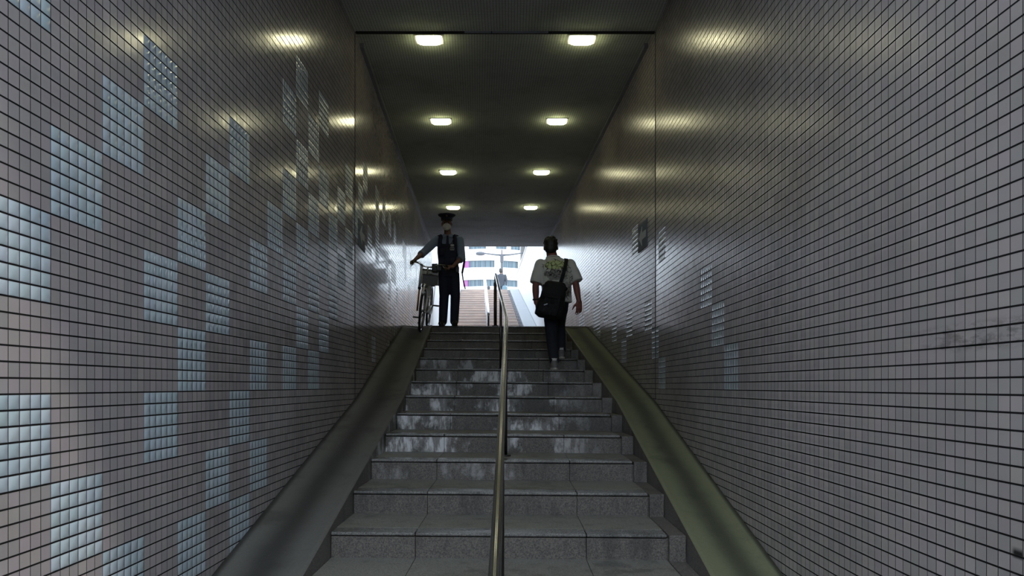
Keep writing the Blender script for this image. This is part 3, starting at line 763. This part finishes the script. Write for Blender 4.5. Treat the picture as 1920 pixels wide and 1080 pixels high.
for sx, dz_, dy in ((-1, -.10, -.13), (1, .10, .13)):
    c_ = MB().tube([(sx*.065,.62,.29),(sx*.085,.62+dy,.29+dz_)], .010, 8).build('crank', M_CHR, bk, smooth=True)
    MB().box(sx*.135-.05, sx*.135+.05, .62+dy-.035, .62+dy+.035, .29+dz_-.012, .29+dz_+.012).build('pedal', M_BLACK, c_, bevel=.004)
ks = MB().tube([(-.05,1.06,.31),(-.16,1.02,.05)], .009, 8); ks.build('kickstand', M_CHR, bk, smooth=True)
MB().tube([(-.095,.23,1.02),(-.105,.30,.66)], .021, 14).build('pole_holder', M_WHITE, bk, smooth=True, label='white tube holder')
bp_ = MB().tube([(-.105,.30,.66),(-.118,.38,.30)], .014, 12).build('pole', M_TAN, bk, smooth=True, label='tan wooden pole')
MB().tube([(-.1035,.295,.675),(-.1065,.305,.64)], .026, 14).build('clamp', M_BLACK, bp_)

# ---- person in a printed T-shirt climbing the stairs, seen from behind
S7, z7 = nose(11); S8, z8 = nose(12)
SWK = 8.70
wk = thing('person', 'person in white printed T-shirt and dark jeans climbing the right side of the stairs', 'person', W((1040-959)/F*SWK-bx(SWK), SWK, z7-.008*.55))
step_up = RZ
b = MB()
hc = v3(-.040,.13,1.530)
MHW = head(b, hc, PI-.06, 1.05, .12)
b.chain([(v3(-.035,.12,1.46),.064),(v3(-.015,.10,1.36),.072)])
b.loft([(.02,.07,.80,.145,.10),(.02,.08,.92,.135,.09),(.02,.085,1.10,.150,.095),(.015,.09,1.25,.165,.095),(.01,.09,1.33,.13,.075),(0,.10,1.37,.06,.05)], 24, 2.3)
WLS, WLE, WLW = v3(-.170,.09,1.30), v3(-.232,.05,1.04), v3(-.225,.09,.835)
WRS, WRE, WRW = v3(.195,.09,1.30), v3(.262,.04,1.06), v3(.298,.02,.855)
for A, B_, C_ in ((WLS,WLE,WLW), (WRS,WRE,WRW)): b.chain([(A,.054),(A.lerp(B_,.5),.050),(B_,.042),(B_.lerp(C_,.35),.043),(C_,.029)])
LEGS = ([v3(-.045,.08,.82), v3(-.035,.09,.45), v3(-.010,-.085,.10)], [v3(.075,.10,.82), v3(.085,.40,.60), v3(.105,.345,.10+step_up)])
for p in LEGS:
    b.chain([(p[0],.085),(p[0].lerp(p[1],.5),.075),(p[1],.056),(p[1].lerp(p[2],.35),.056),(p[2],.038)])
    b.chain([(p[2]+v3(0,-.02,-.05),.032),(p[2]+v3(0,.13,-.06),.028)])
hand(b, WLW, v3(.12,.25,-1), v3(-1,.0,-.1), v3(.2,1,0), .30)
hand(b, WRW, v3(.04,.12,-1), v3(.45,-.9,.0), v3(-.9,-.3,0), .30, 1.08)
b.build('body', M_SKIN2, wk, vox=.0058, sm=2)
eyes(MHW, wk)
h = MB(); h.ell((0,.022,.032), (.083,.094,.092)); h.ell((0,.045,-.020), (.078,.066,.075)); h.ell((0,-.045,.085),(.06,.05,.035))
for i in range(60):
    a, e = random.uniform(0, 2*PI), random.uniform(.1, 1.4)
    h.ell((.080*math.cos(a)*math.cos(e), .022+.09*math.sin(a)*math.cos(e), .034+.090*math.sin(e)), (.014,.014,.012), n=8, m=6)
h.build('hair', M_HAIR, wk, vox=.006, sm=1, M=MHW)
def print_mat():
    k = NT('white_tee_with_print'); o = k.obj()
    sp = k.n('ShaderNodeSeparateXYZ', {0: o})
    w1 = k.noise(o, 9, 4, .6, True)
    wv = k.n('ShaderNodeVectorMath', {0: k.n('ShaderNodeVectorMath', {0: w1, 1: (.5,.5,.5)}, operation='SUBTRACT').outputs[0], 'Scale': .10}, operation='SCALE').outputs[0]
    q = k.n('ShaderNodeVectorMath', {0: o, 1: wv}, operation='ADD').outputs[0]
    x, y, z = sp.outputs[0], sp.outputs[1], sp.outputs[2]
    back = k.sstep(y, .06, .09, 1, 0)
    def ellm(cx, cz, rx, rz, n_amt=.5, seed=0.0):
        a = k.math('POWER', k.math('DIVIDE', k.math('SUBTRACT', x, cx), rx), 2.0)
        b_ = k.math('POWER', k.math('DIVIDE', k.math('SUBTRACT', z, cz), rz), 2.0)
        n = k.math('MULTIPLY', k.math('SUBTRACT', k.noise(o, 14+seed, 4, .7), .5), n_amt*4)
        return k.sstep(k.math('ADD', k.math('ADD', a, b_), n), .8, 1.05, 1, 0)
    col = k.mix(k.noise(o, 12, 3), rgb(190,190,184), rgb(206,206,200))
    def lay(col, mask, c, f): return k.mix(k.math('MULTIPLY', k.math('MULTIPLY', mask, back), f), col, c)
    col = lay(col, ellm(.02, 1.285, .15, .065, .35), rgb(186,206,98), .6)
    col = lay(col, ellm(-.01, 1.165, .11, .075, .9, 3), rgb(104,102,102), .8)
    col = lay(col, ellm(.17, .99, .055, .10, .9, 5), rgb(118,116,112), .7)
    vor = k.n('ShaderNodeTexVoronoi', {'Vector': q, 'Scale': 19.0}, feature='DISTANCE_TO_EDGE').outputs[0]
    lines_ = k.math('MULTIPLY', k.sstep(vor, .03, .08, 1, 0), k.sstep(k.noise(o, 7, 2), .36, .44))
    reg = k.math('MAXIMUM', ellm(.02, 1.24, .19, .13, .4), ellm(.16, 1.04, .085, .18, .6, 2))
    col = lay(col, k.math('MULTIPLY', lines_, reg), rgb(30,32,24), .95)
    k.set(Base_Color=col, Roughness=.85, Normal=k.bump(k.noise(o, 8, 4), .006)); return k.m
M_TEE = print_mat()
t_ = MB()
t_.loft([(.03,.06,.835,.188,.140),(.03,.062,.95,.182,.135),(.025,.07,1.10,.190,.135),(.02,.08,1.24,.200,.130),(.012,.09,1.32,.180,.105),(0,.10,1.385,.105,.078),(-.015,.11,1.402,.082,.070)], 30, 2.3)
for A, B_ in ((WLS,WLE), (WRS,WRE)):
    t_.chain([(A+v3(0,0,.005),.076),(A.lerp(B_,.25),.080)]); e_ = B_+v3(.02 if B_.x > 0 else .0,0,.02); t_.tube([A, A.lerp(e_,.4), A.lerp(e_,.95)], [.070,.080,.080], 20)
tee = t_.build('t_shirt', M_TEE, wk, vox=.009, sm=4)
nb = MB().tube([(-.014+.082*math.cos(2*PI*i/24), .108+.072*math.sin(2*PI*i/24), 1.398-.012*math.sin(2*PI*i/24)) for i in range(24)], .009, 8, closed=True); nb.build('neckband', M_MASK, tee, smooth=True)
t_ = MB()
t_.loft([(.018,.085,.72,.150,.118),(.02,.075,.82,.158,.118),(.02,.075,.92,.145,.105)], 26, 2.4)
for p in LEGS:
    t_.chain([(p[0]-v3(0,0,.06),.098),(p[0].lerp(p[1],.5),.090),(p[1],.076),(p[1].lerp(p[2],.5),.068),(p[2]+v3(0,.0,.015),.060)])
t_.build('jeans', M_JEANS, wk, vox=.009, sm=4)
for p in LEGS:
    q = MB(); g = p[2].z-.10
    q.chain([(v3(p[2].x,-.045,.048)+v3(0,p[2].y,g),.043),(v3(p[2].x+.004,.06,.045)+v3(0,p[2].y,g),.044),(v3(p[2].x+.010,.17,.036)+v3(0,p[2].y,g),.038)])
    q.chain([(v3(p[2].x,-.02,.095)+v3(0,p[2].y,g),.045),(v3(p[2].x,.03,.06)+v3(0,p[2].y,g),.045)])
    for vv in q.bm.verts: vv.co.z = max(vv.co.z, g+.02)
    sh = q.build('shoe', M_SHOE, wk, vox=.007, sm=3)
    q = MB(); q.loft([(p[2].x+.004,p[2].y+.062,g+.002,.047,.155),(p[2].x+.004,p[2].y+.062,g+.026,.049,.157)], 22, 2.4); q.build('sole', M_SOLE, sh)
    q = MB(); q.loft([(p[2].x,p[2].y-.01,g+.11,.048,.050),(p[2].x,p[2].y-.01,g+.140,.046,.048)], 18); q.build('sock', M_MASK, wk, smooth=True)
wt = MB().tube([v3(WLW.x+.036*math.cos(2*PI*i/20), WLW.y+.036*math.sin(2*PI*i/20), WLW.z+.04) for i in range(20)], .010, 8, closed=True); wt.build('watch', M_BLACK, wk, smooth=True)
# shoulder bag
bg_ = thing('shoulder_bag', 'bulky black shoulder bag slung across the back of the person in the T-shirt', 'bag', wk.location+v3(-.075,-.13,.60)); bg_.rotation_euler = (0, .15, 0); bg_.scale = (.92, .92, .94)
TI = Matrix.Identity(4)
q = MB(); q.loft([(-.015,0,.02,.13,.055),(-.025,-.005,.06,.180,.095),(-.01,-.01,.20,.180,.095),(.01,0,.34,.155,.085),(.02,.005,.45,.135,.070),(.02,.01,.485,.11,.05)], 30, 3.2)
for i in range(26):
    a = random.uniform(0, 2*PI); zq = random.uniform(.06, .44); q.ell((.135*math.cos(a), .065*math.sin(a)-.008, zq), (.055,.040,.03), (random.uniform(-.5,.5),random.uniform(-.6,.6),a), n=12, m=8)
q.build('body', M_BAGC, bg_, vox=.008, sm=5)
q = MB(); q.loft([(-.035,-.085,.05,.125,.030),(-.035,-.095,.09,.135,.034),(-.025,-.09,.20,.130,.030)], 24, 3.5); q.build('front_pocket', M_BAGC, bg_, vox=.007, sm=3)
q = MB(); q.loft([(.0,-.03,.27,.165,.085),(.005,-.025,.36,.160,.088),(.012,-.01,.47,.14,.075),(.015,.0,.50,.11,.05)], 28, 3.2); q.build('flap', M_BAGC, bg_, vox=.008, sm=4)
for xx in (-.09, .085):
    q = MB(); q.box(xx-.013, xx+.013, -.124, -.112, .15, .33); q.build('buckle_strap', M_BAGC, bg_, bevel=.003)
q = MB(); q.box(-.105,-.055,-.131,-.126,.172,.186); q.build('zip_pull', M_EMB, bg_, bevel=.002, label='pale zip tag', M=Matrix.Translation((-.08,0,.18)) @ Matrix.Rotation(-.5,4,'Y') @ Matrix.Translation((.08,0,-.18)))
stp = [v3(.07,.0,.47), v3(.090,-.010,.58), v3(.105,.012,.71), v3(.110,.080,.815), v3(.108,.19,.845), v3(.08,.29,.80), v3(.02,.345,.66)]
q = MB(); P = fillet(stp, .05)
for a, b_ in zip(P, P[1:]):
    n_ = v3(0,-1,.6).normalized(); sd_ = v3(1,0,0)
    q.hexa([a-sd_*.024, a+sd_*.024, b_+sd_*.024, b_-sd_*.024]+[c_+v3(0,-.010,.010) for c_ in (a-sd_*.024, a+sd_*.024, b_+sd_*.024, b_-sd_*.024)])
bmesh.ops.remove_doubles(q.bm, verts=q.bm.verts, dist=1e-4)
q.build('strap', M_BAGC, bg_)

# ---- far person walking away at street level with a plastic bag
S_F = 35.4
M_FSH = plain('grey_blue_jacket_cloth', rgb(42,48,58), .8, 0, .1, 20)
M_FTR = plain('dark_grey_trousers', rgb(52,58,72), .8, 0, .1, 20)
fp = thing('person', 'distant person in grey blue shirt walking away at the top of the stairs', 'person', ((939.5-959)/F*S_F, S_F, Z_ST+ZC))
b = MB()
MHF = head(b, v3(-.01,.0,1.60), PI, 1.05)
b.chain([(v3(-.01,.02,1.51),.055),(v3(0,.02,1.42),.065)])
b.loft([(0,.0,.88,.14,.10),(0,0,1.0,.14,.09),(0,0,1.2,.16,.10),(0,0,1.34,.17,.095),(0,.01,1.42,.10,.07)], 20, 2.3)
FA = ((v3(-.20,0,1.36), v3(-.25,.0,1.10), v3(-.20,-.08,.92)), (v3(.20,0,1.36), v3(.27,-.03,1.11), v3(.255,-.08,.88)))
for A, B_, C_ in FA: b.chain([(A,.052),(B_,.042),(C_,.03)])
FL = ((v3(-.085,0,.88), v3(-.085,.06,.48), v3(-.085,.03,.09)), (v3(.085,0,.88), v3(.09,.08,.48), v3(.09,-.12,.12)))
for p in FL: b.chain([(p[0],.085),(p[1],.057),(p[2],.04)]); b.chain([(p[2]-v3(0,0,.04),.035),(p[2]+v3(0,.14,-.05),.03)])
hand(b, FA[0][2], v3(0,.3,-1), v3(-1,0,0), v3(0,1,0), .4); hand(b, FA[1][2], v3(0,.1,-1), v3(1,0,0), v3(0,1,0), .9)
b.build('body', M_SKIN, fp, vox=.009, sm=2)
h = MB(); h.ell((0,.02,.035), (.092,.106,.098)); h.ell((0,.045,-.015), (.090,.080,.095)); h.build('hair', M_HAIR, fp, smooth=True, M=MHF)
t_ = MB(); t_.loft([(0,0,.80,.185,.125),(0,0,1.0,.185,.12),(0,0,1.2,.195,.125),(0,0,1.36,.20,.11),(0,.01,1.45,.09,.07)], 24, 2.3)
for A, B_, C_ in FA: t_.chain([(A,.07),(B_,.062),(C_,.045)])
t_.build('shirt', M_FSH, fp, vox=.012, sm=3)
t_ = MB()
for p in FL: t_.chain([(p[0],.10),(p[1],.08),(p[2],.065)])
t_.build('trousers', M_FTR, fp, vox=.012, sm=3)
for p in FL:
    q = MB(); q.chain([(p[2]+v3(0,-.03,-.045),.045),(p[2]+v3(0,.15,-.05),.038)]); q.build('shoe', M_BLACK, fp, smooth=True)
pb = thing('plastic_bag', 'pale plastic shopping bag carried by the distant person', 'bag', fp.location+v3(.185,-.19,.50))
M_PB = plain('pale_blue_plastic', rgb(66,92,106), .3, 0, .08, 10)
q = MB(); q.loft([(0,0,.0,.09,.05),(0,0,.06,.14,.075),(0,0,.26,.135,.07),(0,.01,.34,.09,.04)], 20, 2.6); q.build('body', M_PB, pb, vox=.012, sm=2)
q = MB()
for yy in (-.015,.015): q.tube(fillet([v3(-.05,yy,.33), v3(-.02,.05,.40), v3(.03,.05,.40), v3(.05,yy,.33)], .03), .006, 6)
q.build('handle', M_PB, pb, smooth=True)


# ------------------------------------------------------------------ street level: lamp post, building, bollard
M_POLE = plain('grey_blue_pole', rgb(62,65,73), .5, .0, .06)
S_P = 45.0; pk = F/S_P
px = lambda x, s: (x-959)/F*s
pz = lambda y, s: (724-y)/F*s
sp_ = thing('street_lamp', 'grey two armed street lamp standing in front of the white building', 'street lamp', (px(941,S_P), S_P, Z_ST+ZC))
T = Matrix.Translation(-Vector(sp_.location))
PX = px(941, S_P)
V = lambda x, y, z: (x, y, z+ZC)
MB().tube([V(PX,S_P,Z_ST), V(PX,S_P,pz(492,S_P)), V(PX,S_P,pz(490,S_P)), V(PX,S_P,pz(468,S_P))], [.09,.075,.07,.03], 14).build('pole', M_POLE, sp_, smooth=True, M=T)
MB().tube([V(PX,S_P,pz(492,S_P)), V(PX,S_P,pz(478,S_P))], .11, 14).build('collar', M_POLE, sp_, M=T)
for xe, ye in ((908, 475), (982, 474)):
    a = MB().tube([V(PX,S_P,pz(478.5,S_P)), V((PX*.6+px(xe,S_P)*.4),S_P,pz(477.5,S_P)), V(px(xe,S_P),S_P,pz(ye,S_P))], [.06,.045,.035], 12).build('arm', M_POLE, sp_, smooth=True, M=T)
    dx = -1 if xe < 941 else 1
    e = px(xe, S_P)
    q = MB(); q.loft([(0,0,-.13,.10,.10),(0,0,-.10,.26,.16),(0,0,0,.30,.17),(0,0,.07,.24,.12),(0,0,.1,.1,.05)], 20, 2.5)
    q.build('lamp_head', M_POLE, a, smooth=True, M=T @ Matrix.Translation(V(e+dx*.25, S_P, pz(ye,S_P))))

M_FAC = concrete('white_facade', rgb(186,187,190), .15, .03, .6)
def curtain():
    k = NT('curtained_blue_glass'); p = k.pos()
    st_ = k.n('ShaderNodeVectorMath', {0: p, 1: (2.2, 0.0, 0.0)}, operation='MULTIPLY').outputs[0]
    n = k.noise(st_, 1.7, 4, .75)
    k.set(Base_Color=k.mix(k.sstep(n, .38, .62), rgb(34,47,60), rgb(82,102,112)), Roughness=.12); return k.m
M_GLASS = curtain(); M_WF = plain('grey_window_frame', rgb(84,92,102), .4)
S_B, RB = 112.0, 10.5
XB = px(915, S_B)
bld = thing('building', 'white curved building with bands of blue curtained windows across the street', 'building', (XB, S_B+RB, Z_ST+ZC))
TB = Matrix.Translation(-Vector(bld.location))
def arc(x, d=0.0):                                  # point of the curved front at sideways offset x
    a = math.asin(max(-.999, min(.999, (x-XB)/RB))); r = RB+d
    return (XB+r*math.sin(a), S_B+RB-r*math.cos(a))
def front(x0, x1, z0, z1, d0, d1, n):
    q = MB(); ring = []
    for i in range(n+1):
        x = x0+(x1-x0)*i/n; a0 = arc(x, d0); a1 = arc(x, d1)
        ring.append([q.bm.verts.new((a0[0],a0[1],z0+ZC)), q.bm.verts.new((a1[0],a1[1],z0+ZC)), q.bm.verts.new((a1[0],a1[1],z1+ZC)), q.bm.verts.new((a0[0],a0[1],z1+ZC))])
    for a, b in zip(ring, ring[1:]): q.bridge(a, b)
    q.bm.faces.new(ring[0]); q.bm.faces.new(ring[-1][::-1]); return q
bands = [(pz(536.5,S_B)-2*3.0, pz(524,S_B)-2*3.0), (pz(536.5,S_B)-3.0, pz(524,S_B)-3.0), (pz(536.5,S_B), pz(524,S_B)), (pz(501,S_B), pz(488,S_B)), (pz(466.5,S_B), pz(453.5,S_B)), (pz(466.5,S_B)+3.0, pz(453.5,S_B)+3.0)]
zz = Z_ST
for z0, z1 in bands:
    front(XB-10, XB+10, zz, z0, -.6, 0, 40).build('wall', M_FAC, bld, smooth=False, M=TB); zz = z1
front(XB-10, XB+10, zz, zz+6, -.6, 0, 40).build('wall', M_FAC, bld, M=TB)
front(XB-10, XB+10, Z_ST, zz+6, -1.6, -.6, 40).build('core', M_FAC, bld, M=TB)
vis = {0: [(860,905),(915,975)], 1: [(860,905),(915,975)], 2: [(867,907),(911,972)], 3: [(869,927),(939,972)], 4: [(878,911),(930,950),(958,976)], 5: [(860,905),(915,975)]}
for bi, (z0, z1) in enumerate(bands):
    iv = vis[bi]
    xs = [(px(a,S_B), px(b,S_B)) for a, b in iv]
    more = [(xs[0][0]-4.6, xs[0][0]-1.2), (xs[0][0]-15, xs[0][0]-8.7), (xs[-1][1]+1.2, xs[-1][1]+3.6), (xs[-1][1]+8.7, xs[-1][1]+15)]
    allx = sorted(xs+[m_ for m_ in more if m_[0] > XB-9 and m_[1] < XB+9])
    edges = [XB-10]+[v for a in allx for v in a]+[XB+10]
    for a, b in zip(edges[0::2], edges[1::2]):
        if b-a > .05: front(a, b, z0, z1, -.6, 0, 4).build('pier', M_FAC, bld, M=TB)
    for a, b in allx:
        wdw = front(a, b, z0, z1, -.55, -.3, 6).build('window', M_GLASS, bld, M=TB)
        nm = max(1, int((b-a)/1.6)); q = None
        for j in range(nm+1):
            xx = a+(b-a)*j/nm
            p = front(max(a, xx-.05), min(b, xx+.05), z0, z1, -.31, -.24, 1)
            p.build('mullion', M_WF, wdw, M=TB)
        if bi in (2, 3) and (a, b) == xs[0]:
            front(a, a+.75, z0, z1, -.30, -.2, 1).build('panel', M_MAG, wdw, M=TB, label='magenta panel')
# grey building beyond the wall top on the right
M_GB = plain('grey_cladding', rgb(104,106,114), .6)
S_G = 60.0
gb = thing('sign_tower', 'narrow grey sign tower with upright fins beyond the white outside wall', 'tower', (px(976,S_G)+.6, S_G, Z_ST+ZC))
T = Matrix.Translation(-Vector(gb.location))
MB().box(px(976,S_G), px(976,S_G)+1.3, S_G, S_G+1.6, Z_ST+ZC, Z_ST+ZC+14).build('wall', M_GB, gb, M=T)
for j in range(3):
    x0 = px(976,S_G)+.12+j*.45
    MB().box(x0, x0+.16, S_G-.25, S_G-.001, Z_ST+ZC+2.0, Z_ST+ZC+13.5).build('fin', M_DSTEEL, gb, M=T)
# bollard by the top of the stairs
S_O = 36.0
M_BOL = plain('dark_bollard', rgb(44,48,56), .5)
xo = px(916, S_O)
bo = thing('bollard', 'small dark bollard at street level behind the top of the white handrail', 'bollard', (xo, S_O, Z_ST+ZC))
q = MB(); q.loft([(0,0,0,.10,.10),(0,0,.04,.10,.10),(0,0,.06,.065,.065),(0,0,.76,.065,.065),(0,0,.79,.085,.085),(0,0,.89,.08,.08),(0,0,.94,.04,.04)], 20)
q.build('post', M_BOL, bo, smooth=False)
q = MB(); q.loft([(0,0,.56,.068,.068),(0,0,.63,.068,.068)], 20); q.build('band', M_WHITE, bo)
